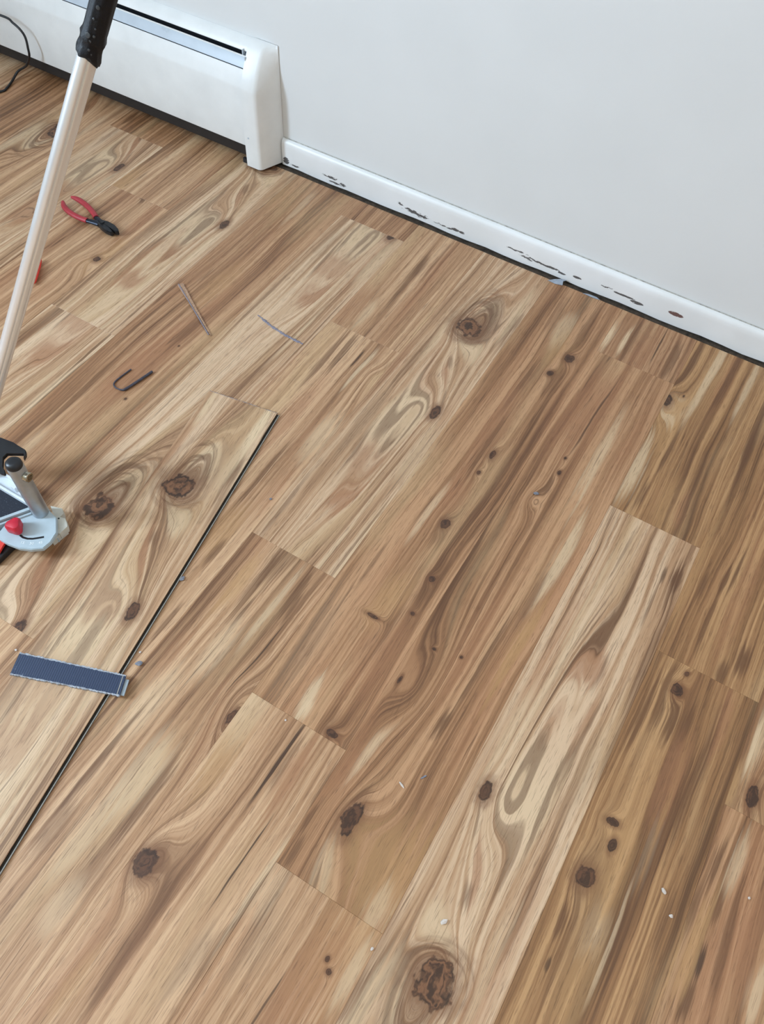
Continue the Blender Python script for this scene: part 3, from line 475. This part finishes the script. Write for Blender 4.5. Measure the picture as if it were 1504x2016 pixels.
obj('power_cable', bm, M_blk, loc=(-1.05, 1.40, 0), smooth=True, label='thin black cable looping up from the floor in front of the heater', cat='cable')

# ------------------------------------------------------------------ laminate cutter
M_alu = simple('bright_aluminium', (240, 242, 244), .22, .65, .004, 2, 0, .8)
M_alum = simple('matt_aluminium', (176, 182, 188), .40, .85, .05, 60)
M_rail = simple('white_rail', (228, 234, 240), .35, 0, .03, 40)
M_prot = simple('grey_moulding', (176, 190, 197), .45, 0, .03, 60)
M_ptan = simple('pale_bracket', (203, 201, 190), .5, 0, .05, 60)
M_red = simple('red_plastic', (196, 38, 58), .4, 0, .08, 60)
M_redo = simple('orange_red_plastic', (222, 62, 52), .45, 0, .08, 60)
M_steel = simple('bolt_steel', (176, 168, 150), .25, 1.0, .1, 200)
M_mat = NT('rubber_mat_dust')
_tc = M_mat.n('ShaderNodeTexCoord').outputs['Object']
M_mat.put(M_mat.b.inputs['Base Color'], M_mat.mix(M_mat.rng(M_mat.noise(_tc, 420, 3, .7), .63, .72), lin((30, 34, 46)), lin((120, 130, 140))))
M_mat.b.inputs['Roughness'].default_value = .8; M_mat = M_mat.m
lc = thing('laminate_cutter', (-.18, .35, 0), 'laminate cutter with red knob and tall aluminium lever, at the left edge of the photo', 'cutter')
obj('base_board', box(B(), (-.52, .272, .0), (.030, .372, .014), .002), M_blk, lc)
obj('rubber_mat', box(B(), (-.52, .277, .014), (.018, .384, .0165)), M_mat, lc)
bm = B()
for lo, hi in (((-.52, .384, .0), (.004, .3885, .026)), ((-.52, .3885, .0), (-.006, .409, .019)), ((-.52, .409, .0), (-.016, .4125, .026))): box(bm, lo, hi, .0008)
rail = obj('rail', bm, M_rail, lc)
bm = B(); box(bm, (-.052, .394, .019), (-.042, .398, .030)); obj('guide_tab', bm, M_rail, rail)
# upright post with cap and bolt
pc = Vector((.0325, .3825, 0))
bm = B(); prof = [(.0, .0145), (.004, .0140), (.140, .0140), (.1425, .0132)]
tube(bm, [pc + Vector((0, 0, .024+z)) for z, r in prof], [r for z, r in prof], 28)
post = obj('post', bm, M_alum, lc, smooth=True)
bm = B(); prof = [(.1425, .0130), (.1455, .0137), (.1500, .0132), (.1535, .0105), (.1548, .006)]
tube(bm, [pc + Vector((0, 0, .024+z)) for z, r in prof], [r for z, r in prof], 28)
obj('post_cap', bm, M_blk, post, smooth=True)
ax = Vector((.93, .12, 0)).normalized(); b0 = pc + Vector((0, 0, .146)) + ax*.0125
bm = B(); tube(bm, [b0, b0+ax*.002, b0+ax*.0022, b0+ax*.008, b0+ax*.009, b0+ax*.009, b0+ax*.006], [.0082, .0082, .0090, .0090, .0080, .0050, .0046], 20)
obj('bolt', bm, M_steel, post, smooth=True)
# angle fence: plate with a curved slot, scale marks, raised fence lip
slot_o = [(.0366, .3285), (.0440, .3277), (.0526, .3300), (.0600, .3345), (.0665, .3405), (.0735, .3475)]
pl = [(.0180, .3760), (.0057, .3682), (-.005, .356), (.0030, .3070), (.0129, .3040), (.0299, .3045), (.0544, .3088), (.0730, .3175), (.0881, .3295), (.0900, .3454), (.0850, .3660), (.0630, .3885), (.042, .393)]
bm = B(); prism(bm, pl, .022, .030)
bmesh.ops.bevel(bm, geom=[e for e in bm.edges if abs(e.verts[0].co.z-.030) < 1e-5 and abs(e.verts[1].co.z-.030) < 1e-5], offset=.0012, segments=2, affect='EDGES')
prot = obj('angle_fence', bm, M_prot, lc)
bm = B(); rr = .0019; loop = []
n = len(slot_o)
for i, (x, y) in enumerate(slot_o):
    a = Vector(slot_o[max(i-1, 0)]); b = Vector(slot_o[min(i+1, n-1)]); d = (b-a).normalized(); loop.append((x-d.y*rr, y+d.x*rr))
for i, (x, y) in reversed(list(enumerate(slot_o))):
    a = Vector(slot_o[max(i-1, 0)]); b = Vector(slot_o[min(i+1, n-1)]); d = (b-a).normalized(); loop.append((x+d.y*rr, y-d.x*rr))
prism(bm, loop, .0292, .0302); obj('slot', bm, M_blk, prot, label='dark curved slot')
M_mark = simple('scale_white', (236, 240, 242), .5, 0, .02, 50)
def text_part(txt, loc, rz, size, parent):
    cu = bpy.data.curves.new('scale_mark', 'FONT'); cu.body = txt; cu.size = size; cu.extrude = .00015; cu.align_x = 'CENTER'; cu.align_y = 'CENTER'; cu.resolution_u = 2
    o = bpy.data.objects.new('tmp_text', cu); sc.collection.objects.link(o)
    dg = bpy.context.evaluated_depsgraph_get(); me = bpy.data.meshes.new_from_object(o.evaluated_get(dg))
    bpy.data.objects.remove(o); me.transform(Matrix.Rotation(rz, 4, 'Z')); me.materials.append(M_mark)
    q = bpy.data.objects.new('scale_mark', me); sc.collection.objects.link(q); q.parent = parent
    q.location = Vector(loc) - wloc(parent); return q
for t, (x, y), a in (('15', (.0515, .3195), .40), ('30', (.0655, .3265), .55), ('45', (.0770, .3360), .70)):
    text_part(t, (x, y, .0302), a, .0072, prot)
def bar(bm, a, b, w, z0, z1):
    a = Vector(a); b = Vector(b); d = (b-a).normalized(); nn = Vector((-d.y, d.x))*w/2
    return prism(bm, [tuple(a+nn), tuple(b+nn), tuple(b-nn), tuple(a-nn)], z0, z1)
bm = B(); bar(bm, (.0165, .3760), (-.040, .283), .0055, .016, .038); bar(bm, (.0215, .3715), (-.034, .2810), .004, .016, .033)
obj('fence_lip', bm, M_prot, prot)
bm = B(); kc = (.0245, .3335)
rings = []
for z, s in ((.030, .75), (.034, 1.0), (.047, 1.0), (.052, .8), (.0535, .4)):
    rings.append([(kc[0]+s*(.0130+.0020*math.cos(3*a+.9))*math.cos(a), kc[1]+s*(.0130+.0020*math.cos(3*a+.9))*math.sin(a), z) for a in [2*math.pi*i/30 for i in range(30)]])
loft(bm, rings); obj('clamp_knob', bm, M_red, prot, smooth=True)
bm = B(); prism(bm, [(.0195, .3085), (.0215, .3000), (.0260, .2860), (.010, .2840), (.002, .3040)], .0166, .022); obj('pointer', bm, M_redo, lc, label='orange red pointer under the fence')
# pale foot bracket right of the post
bm = B()
prism(bm, [(.0300, .4045), (.0510, .4115), (.0605, .4045), (.0600, .3960), (.0700, .3990), (.0790, .3930), (.0850, .3880), (.0845, .3700), (.0720, .3660), (.0560, .3900), (.0440, .3960)], .004, .020)
bracket = obj('foot_bracket', bm, M_ptan, lc)
bm = B(); bar(bm, (.0830, .3850), (.0790, .3530), .0035, .0, .016); obj('bracket_leg', bm, M_ptan, bracket)
bm = B(); bar(bm, (.0740, .3660), (.0800, .3600), .010, .0, .012); obj('bracket_web', bm, M_prot, bracket)
for hx, hy in ((.0610, .3925), (.0590, .3860)):
    bm = B(); tube(bm, [(hx, hy, .0195), (hx, hy, .0204)], .0016, 10); obj('screw_hole', bm, M_blk, bracket)
# black yoke of the lever, open toward the post
yk = [(-.0453, .4195), (-.0187, .4230), (.0092, .4225), (.0150, .4180), (.0170, .4150), (.0212, .4065), (.0182, .4082), (.0128, .4168), (-.0120, .4010), (-.0115, .3905), (.0020, .3760), (.0130, .3730), (.0180, .3680), (.0083, .3655), (-.0120, .3690), (-.0300, .3800), (-.0520, .4050)]
bm = B(); prism(bm, yk, .1425, .150)
bmesh.ops.bevel(bm, geom=bm.edges[:], offset=.0012, segments=2, affect='EDGES')
yoke = obj('lever_yoke', bm, M_blk, lc, smooth=True)
bm = B(); box(bm, (-.165, .378, .118), (-.040, .418, .148), .004); obj('lever_arm', bm, M_blk, lc, smooth=True)
bm = B(); box(bm, (-.135, .390, .012), (-.105, .410, .125), .003); obj('pivot_block', bm, M_blk, lc)
# tall lever: aluminium tube and black grip
PA = Vector((.0687, .5222, .4904)); PD = Vector((.3795, .2788, .8822)).normalized()
def pole_pt(z): return PA + PD*((z-PA.z)/PD.z)
zs = [.10, .775]
view = Vector((.898, 0, 1.226)) - PA
u = (view - PD*view.dot(PD)).normalized(); w = PD.cross(u)
ring_n = 120
def pole_r(a):     # a measured from the side facing the room; shallow groove stands in for a dark reflected stripe
    d = (a - .16 + math.pi) % (2*math.pi) - math.pi
    return .01125 - .0016*math.exp(-(d/.10)**2)
rings = [[tuple(pole_pt(z) + (u*math.cos(a)+w*math.sin(a))*pole_r(a)) for a in [2*math.pi*k/ring_n for k in range(ring_n)]] for z in zs]
bm = B(); loft(bm, rings); obj('lever_tube', bm, M_alu, lc, smooth=True)
M_grip = simple('black_grip', (13, 15, 21), .5, 0, .25, 240, .35, .3)
rings = []; gz = [0, .004, .010, .016, .020, .026, .030, .05, .09, .16, .26]
for j, s in enumerate(gz):
    ring = []
    for k in range(48):
        a = 2*math.pi*k/48
        r = .0128 + (.0014 if s in (.004, .020) else 0) + (.0008 if j == 0 else 0)
        lowcut = (.0035*math.sin(3*a+1.0) - .004*math.sin(a) + .0012*math.sin(11*a)) * max(0, 1 - s/.03)
        ring.append(tuple(pole_pt(.768) + PD*(s+lowcut) + (u*math.cos(a)+w*math.sin(a))*(r + .0004*math.sin(9*a+j))))
    rings.append(ring)
bm = B(); loft(bm, rings); grip = obj('grip', bm, M_grip, lc, smooth=True)
M_spec = simple('grip_screw_glint', (66, 70, 74), .3, 0, .1, 90)  # one screw; the other pale studs stand in for glints on the grip
for s, a, r in ((.026, -.42, .0030), (.021, -.15, .0016), (.028, .05, .0014), (.012, -.05, .0014), (.045, -.30, .0012), (.058, -.22, .0022), (.008, .18, .0012), (.036, .0, .0010)):
    c = pole_pt(.768) + PD*s; dr = (u*math.cos(a)+w*math.sin(a))
    bm = B(); tube(bm, [c+dr*.0125, c+dr*.0139, c+dr*.0142], [r, r, r*.5], 10); obj('screw_glint', bm, M_spec, grip)

# ------------------------------------------------------------------ pliers
M_pred = simple('red_dipped_grip', (166, 48, 56), .45, 0, .1, 50)
M_jaw = simple('dark_steel', (52, 52, 54), .38, .7, .25, 160, .2)
M_sock = simple('blued_steel', (38, 42, 52), .35, .6, .1, 90)
pk = thing('pliers', (-.46, 1.068, 0), 'small diagonal cutting pliers with two red dipped handles and a dark steel head', 'pliers')
h1 = [(-.575, 1.076, .009), (-.560, 1.064, .009), (-.540, 1.0555, .009), (-.515, 1.0515, .009), (-.492, 1.0515, .009), (-.478, 1.0535, .009)]
h2 = [(-.570, 1.100, .009), (-.552, 1.1015, .009), (-.530, 1.0985, .009), (-.505, 1.0915, .009), (-.482, 1.0815, .009), (-.468, 1.0735, .009)]
for h in (h1, h2):
    bm = B(); sp = spline(h, 5); n = len(sp)
    tube(bm, sp, [.0028 + .0040*min(1, (i/n)*4.5)**.6 for i in range(n)], 14)
    bmesh.ops.scale(bm, vec=(1, 1, .85), verts=bm.verts[:], space=Matrix.Translation((0, 0, -.009))); obj('handle', bm, M_pred, pk, smooth=True)
for h, mt in (([(-.478, 1.0535, .009), (-.462, 1.0570, .009), (-.446, 1.0600, .009)], M_sock), ([(-.468, 1.0735, .009), (-.456, 1.0690, .009), (-.444, 1.0655, .009)], M_sock)):
    bm = B(); tube(bm, h, [.0058, .0068, .0080], 12); bmesh.ops.scale(bm, vec=(1, 1, .7), verts=bm.verts[:], space=Matrix.Translation((0, 0, -.009))); obj('shank', bm, mt, pk, smooth=True)
bm = B(); prism(bm, [(-.450, 1.0555), (-.432, 1.0500), (-.412, 1.0450), (-.398, 1.0460), (-.394, 1.0520), (-.408, 1.0560), (-.428, 1.0625), (-.448, 1.0660)], .003, .0145)
bmesh.ops.bevel(bm, geom=bm.edges[:], offset=.0016, segments=2, affect='EDGES'); obj('jaw', bm, M_jaw, pk, smooth=True)
bm = B(); prism(bm, [(-.452, 1.0600), (-.430, 1.0630), (-.408, 1.0580), (-.392, 1.0545), (-.384, 1.0585), (-.392, 1.0660), (-.410, 1.0730), (-.430, 1.0745), (-.446, 1.0705)], .004, .0155)
bmesh.ops.bevel(bm, geom=bm.edges[:], offset=.0016, segments=2, affect='EDGES'); obj('jaw', bm, M_jaw, pk, smooth=True)
bm = B(); tube(bm, [(-.4385, 1.0630, .012), (-.4385, 1.0630, .0172)], [.0062, .0056], 18); obj('rivet', bm, M_jaw, pk, smooth=True)

# ------------------------------------------------------------------ loose plank and offcut strip
lp_d = Vector((.1685, -.9857, 0)); lp_n = Vector((.9857, .1685, 0))          # along the plank toward us, across it
tl = Vector((.0880, .7865, 0)); LW, LL = .1500, 1.02
M_lp = wood('loose_plank_print', 77.7, 'light', [(f[0],) + tuple([f[1]] if f[0] == 's' else []) + ((f[2] if f[0] == 's' else f[1]) - .0278, (f[3] if f[0] == 's' else f[2]) + LL - .232) + tuple(f[4:] if f[0] == 's' else f[3:]) for f in P1] + [('s', 'L', .136, LL-.05, .016, .09, 1.0), ('s', 'L', .010, LL-.04, .010, .06, .7), ('s', 'L', .09, .25, .05, .3, .45), ('s', 'R', .06, .55, .008, .06, .4)])
M_core = simple('plank_core_dark', (46, 40, 33), .7, 0, .15, 200)
M_back = simple('plank_edge_grey', (152, 148, 140), .7, 0, .1, 200)
lp = bpy.data.objects.new('loose_plank', None); sc.collection.objects.link(lp)
lp.location = tl + lp_d*LL; lp['label'] = 'loose wood-look plank with a sawn end, lying askew on the floor under the dark strip'; lp['category'] = 'plank'
lp.rotation_euler = (0, 0, math.atan2(lp_n.y, lp_n.x))
def lobj(name, bm, mat, **k):
    clean(bm); me = bpy.data.meshes.new(name); bm.to_mesh(me); bm.free(); me.materials.append(mat)
    o = bpy.data.objects.new(name, me); sc.collection.objects.link(o); o.parent = lp
    for a, b in k.items(): o[a] = b
    return o
lobj('wear_layer', box(B(), (0, 0, .0040), (LW, LL, .0062)), M_lp)
lobj('core', box(B(), (.0, .0006, .0016), (LW-.0012, LL-.0006, .0040)), M_core, label='dark core layer with the locking groove')
lobj('locking_tongue', box(B(), (LW-.006, .0006, .0007), (LW+.0055, LL-.0006, .0022)), M_core, label='dark tongue along the right edge')
lobj('tongue_lip', box(B(), (LW+.0040, .0006, .0007), (LW+.0055, LL-.0006, .0032)), M_back, label='pale lip of the locking tongue')
bm = B(); N = 40; T = []; U = []; L0 = []
for i in range(N+1):
    x = LW*i/N; T.append(bm.verts.new((x, LL-random.uniform(.0001, .0012), .00635))); U.append(bm.verts.new((x, LL+random.uniform(.0002, .0016), .0058))); L0.append(bm.verts.new((x, LL+.0004, .0004)))
for i in range(N):
    bm.faces.new((T[i], T[i+1], U[i+1], U[i])); bm.faces.new((U[i], U[i+1], L0[i+1], L0[i]))
M_saw = simple('sawn_end_grey', (150, 141, 142), .8, 0, .25, 400)
lobj('sawn_end', bm, M_saw, label='grey fuzzy sawn end')
lobj('backing', box(B(), (.0, .0, .0003), (LW-.006, LL, .0016)), M_back)
# crosswise offcut, turned upside down: dark ribbed backing up
A = Vector((.1832, .1709, 0)); Bp = Vector((.1960, .1380, 0)); Cc = Vector((.3520, .2300, 0)); Dd = Vector((.3645, .2010, 0))
sd_ = (Cc - A).normalized(); sn = Vector((-sd_.y, sd_.x, 0))
m = NT('strip_backing'); tc = m.n('ShaderNodeTexCoord').outputs['Object']
wv = m.n('ShaderNodeTexWave', wave_type='BANDS', bands_direction='X'); m.put(wv.inputs['Vector'], tc); wv.inputs['Scale'].default_value = 85; wv.inputs['Distortion'].default_value = .8; wv.inputs['Detail'].default_value = 2
nz = m.noise(tc, 90, 4, .6)
cc = m.mix(m.math('MULTIPLY', wv.outputs['Fac'], .22), lin((33, 46, 72)), lin((74, 90, 120)))
cc = m.mix(m.rng(nz, .62, .75, 0, .35), cc, lin((120, 128, 142)))
m.put(m.b.inputs['Base Color'], cc); m.b.inputs['Roughness'].default_value = .5; m.bump(wv.outputs['Fac'], .25, .0006); M_strip = m.m
st = bpy.data.objects.new('offcut_strip', None); sc.collection.objects.link(st)
st.location = Bp + Vector((0, 0, .0065)); ang = math.atan2(sd_.y, sd_.x); st.rotation_euler = (0, 0, ang)
st['label'] = 'short strip with dark blue backing laid across the loose plank'; st['category'] = 'offcut'
inv = Matrix.Rotation(-ang, 3, 'Z')
q = [inv @ (p - Bp) for p in (Bp, Dd, Cc, A)]
def sobj(name, bm, mat, **k):
    clean(bm); me = bpy.data.meshes.new(name); bm.to_mesh(me); bm.free(); me.materials.append(mat)
    o = bpy.data.objects.new(name, me); sc.collection.objects.link(o); o.parent = st
    for a, b in k.items(): o[a] = b
M_fuzz = simple('sawn_grey_edge', (166, 170, 178), .8, 0, .25, 500)
sobj('backing', prism(B(), [(p.x, p.y) for p in q], .0030, .0052), M_strip)
bm = B(); ed = []
for a, b in ((q[0], q[1]), (q[3], q[2])):
    d = (b-a); nn = Vector((-d.y, d.x, 0)).normalized()*(1 if a is q[3] else -1); N = 90
    top = []; bot = []
    for i in range(N+1):
        p = a + d*(i/N); j = random.uniform(.0003, .0022) + (.0008 if a is q[3] else 0)
        top.append((p - nn*random.uniform(0, .0012)).to_tuple()); bot.append((p + nn*j).to_tuple())
    T = [bm.verts.new((x, y, .0054)) for x, y, z in top]; Lw = [bm.verts.new((x, y, .0046)) for x, y, z in bot]; L0 = [bm.verts.new((x, y, .0002)) for x, y, z in bot]
    for i in range(N):
        bm.faces.new((T[i], T[i+1], Lw[i+1], Lw[i])); bm.faces.new((Lw[i], Lw[i+1], L0[i+1], L0[i]))
sobj('sawn_edge', bm, M_fuzz, label='pale fuzzy sawn edges')
x1 = (q[1].x+q[2].x)/2
def sl(a, b, z0, z1, i0=.0, i1=.0):
    d = (q[2]-q[1]); e = d.normalized(); p0 = q[1]+e*i0; p1_ = q[2]-e*i1
    return prism(B(), [(p0.x+a, p0.y), (p0.x+b, p0.y), (p1_.x+b, p1_.y), (p1_.x+a, p1_.y)], z0, z1)
sobj('core', prism(B(), [(q[0].x, q[0].y), (q[1].x, q[1].y), (q[2].x, q[2].y), (q[3].x, q[3].y)], .0002, .0030), M_fuzz)
sobj('locking_groove', sl(-.0052, -.0038, .0051, .00535), M_back); 
sobj('locking_tongue', sl(.0005, .0062, .0006, .0030, .001, .004), simple('tongue_grey', (150, 160, 166), .5, 0, .05, 90), label='grey tongue at the right end')

# ------------------------------------------------------------------ bits left on the floor
M_spl = simple('splinter_wood', (176, 140, 112), .6, 0, .25, 300)
M_greyp = simple('grey_plastic_shaving', (128, 122, 134), .5, 0, .2, 250)
M_dgrey = simple('dark_plastic_shaving', (64, 62, 72), .45, 0, .25, 250)
# long wedge splinter
bm = B(); a = Vector((-.163, 1.006, 0)); b = Vector((-.0085, .916, 0)); d = (b-a); nn = Vector((-d.y, d.x, 0)).normalized(); N = 14; rings = []
for i in range(N+1):
    t = i/N; w_ = (.0125 if i < 3 else .0100 if i < 6 else .0080)*(1-t)**.6 + .0012 + random.uniform(-.0009, .0009); h_ = .0046*(1-.5*t)
    p = a + d*t
    rings.append([tuple(p-nn*w_*.5+Vector((0, 0, .0004))), tuple(p+nn*w_*.5+Vector((0, 0, .0004))), tuple(p+nn*w_*.45+Vector((0, 0, h_*.8))), tuple(p-nn*w_*.45+Vector((0, 0, h_)))])
loft(bm, rings)
spo = obj('splinter', bm, M_spl, loc=tuple(a), label='long thin wedge-shaped splinter of plank pointing at the wall, left of the grey line', cat='splinter')
bm = B(); tube(bm, [tuple(a+nn*(-.004)+d*(i/8)*.98+Vector((0, 0, .0046-.002*i/8))) for i in range(9)], .0012, 6)
obj('core_edge', bm, M_greyp, spo, label='grey core edge')
# hairpin-shaped curl
hp = [(-.0843, .7481, .002), (-.0869, .7277, .002), (-.0886, .7082, .002), (-.0855, .6970, .002), (-.0748, .6925, .002), (-.0611, .6949, .0024), (-.0562, .7030, .003), (-.0495, .7339, .003), (-.0436, .7664, .003)]
sp = spline(hp, 5); bm = B(); n = len(sp)
tube(bm, sp, [.0016 if i < n*.5 else .0012 + .0015*min(1, (i-n*.5)/(n*.2)) for i in range(n)], 8)
obj('shaving', bm, M_dgrey, loc=(-.07, .72, 0), smooth=True, label='dark plastic shaving bent like a hairpin near the lever', cat='shaving')
# thin grey line of torn shaving
bm = B(); N = 40; pa = Vector((.0365, 1.0235, 0)); pb = Vector((.168, 1.0045, 0)); rings = []
for i in range(N+1):
    t = i/N; p = pa.lerp(pb, t) + Vector((0, -.0095*math.sin(math.pi*t)*.6 + random.uniform(-.0008, .0008), 0)); w_ = .0008 + random.uniform(.0010, .0030)*(1 if .08 < t < .95 else .3)
    rings.append([tuple(p+Vector((0, -w_, .0003))), tuple(p+Vector((0, w_, .0003))), tuple(p+Vector((0, w_*.6, .0012))), tuple(p+Vector((0, -w_*.6, .0012)))])
loft(bm, rings); obj('shaving', bm, M_greyp, loc=(.1, 1.01, 0), label='thin straight grey shaving like a pencil line behind the loose plank', cat='shaving')
# torn foil flaps at the wall
M_foil = simple('blue_grey_film', (150, 158, 170), .4, .0, .1, 80)
def flap(name, poly, z, label):
    bm = B(); vs = [bm.verts.new((x, y, zz)) for (x, y), zz in zip(poly, z)]; f = bm.faces.new(vs)
    r = bmesh.ops.extrude_face_region(bm, geom=[f]); bmesh.ops.translate(bm, verts=[v for v in r['geom'] if isinstance(v, bmesh.types.BMVert)], vec=(0, 0, .0005))
    return obj(name, bm, M_foil, loc=(poly[0][0], poly[0][1], 0), label=label, cat='scrap', group='film scraps at the baseboard')
flap('film_scrap', [(.526, 1.4895), (.538, 1.4985), (.552, 1.5040), (.5665, 1.5045), (.5600, 1.4985), (.5625, 1.4915), (.545, 1.4880)], [.0006, .003, .0062, .0085, .0075, .0015, .0006], 'larger blue-grey film scrap curling up against the baseboard')
flap('film_scrap', [(.612, 1.4945), (.626, 1.4985), (.645, 1.4990), (.655, 1.4950), (.640, 1.4935)], [.0005, .0014, .0016, .0008, .0005], 'flatter blue-grey film scrap at the plank ends right of the larger one')
# red tool handle end behind the lever
bm = B(); pa = Vector((-.4265, .8250, .008)); pb = Vector((-.4720, .8930, .008)); sp = [pa.lerp(pb, t) for t in (0, .08, .3, .7, .92, 1)]
tube(bm, sp, [.003, .0055, .0065, .0065, .0055, .003], 14)
obj('red_handle', bm, M_redo, loc=tuple(pa.lerp(pb, .5)), smooth=True, label='slim red handle on the floor, mostly hidden behind the aluminium lever', cat='handle')
# crumbs, flakes and hairs
M_flake = simple('white_flake', (208, 196, 186), .6, 0, .1, 300)
M_crumb = simple('grey_crumb', (122, 124, 134), .6, 0, .25, 300)
def crumb(name, x, y, r, mat, label, stretch=1.0, ang=0.0, z0=0.0):
    bm = B(); bmesh.ops.create_icosphere(bm, subdivisions=1, radius=r)
    for v in bm.verts: v.co *= random.uniform(.7, 1.15); v.co.z *= .45; v.co.x *= stretch
    mz = min(v.co.z for v in bm.verts)
    bmesh.ops.rotate(bm, verts=bm.verts[:], cent=(0, 0, 0), matrix=Matrix.Rotation(ang, 3, 'Z'))
    bmesh.ops.translate(bm, verts=bm.verts[:], vec=(x, y, z0-mz))
    obj(name, bm, mat, loc=(x, y, z0), label=label, cat='debris')
crumb('crumb', 0.7578, 0.9197, 0.0042, M_crumb, 'grey crumb on a brown plank in the middle of the right half', 1.50, 0.40)
crumb('crumb', 0.3106, 0.4188, 0.0050, M_crumb, 'grey crumb against the right edge of the loose plank', 1.40, 1.20)
crumb('crumb', 0.3510, 0.2597, 0.0048, M_crumb, 'small grey smear of crumbs right of the dark strip', 1.60, 0.50)
crumb('flake', 0.9531, 0.1865, 0.0038, M_flake, 'pale twisted flake just above the big knot at the bottom', 1.70, 1.00)
crumb('flake', 1.2059, 0.3846, 0.0034, M_flake, 'white speck at lower right, the upper of two close together', 1.50, -0.50)
crumb('flake', 1.2255, 0.3592, 0.0028, M_flake, 'white speck at lower right, the lower of two close together', 1.20, 0.30)
crumb('flake', 1.3144, 0.4403, 0.0024, M_flake, 'lone tiny white speck near the bottom right edge', 1.20, 1.20)
crumb('flake', 0.8856, 0.1075, 0.0026, M_flake, 'tiny white speck on the plank seam left of the big bottom knot', 1.30, 1.20)
crumb('flake', 0.8101, 0.3167, 0.0018, M_flake, 'thin pale hair of debris above the dark oval knot', 4.00, -0.40)
crumb('crumb', 0.8335, 0.3444, 0.0016, M_crumb, 'thin grey hair of debris left of the small oval knot', 4.50, 1.10)
crumb('flake', 0.6050, 0.3070, 0.0018, M_flake, 'tiny white speck by a plank end in the lower middle', 1.20, 0.00)
crumb('flake', 0.3391, 0.2762, 0.0020, M_flake, 'tiny pale speck between the loose plank and the dark strip end', 1.20, 0.00)
crumb('flake', 0.1682, 0.1737, 0.0024, M_flake, 'tiny pale speck by the left end of the dark strip', 1.20, 0.00)
crumb('crumb', 0.3428, 0.6383, 0.0030, M_crumb, 'small mauve-grey crumb right of the loose plank upper part', 1.10, 0.00)
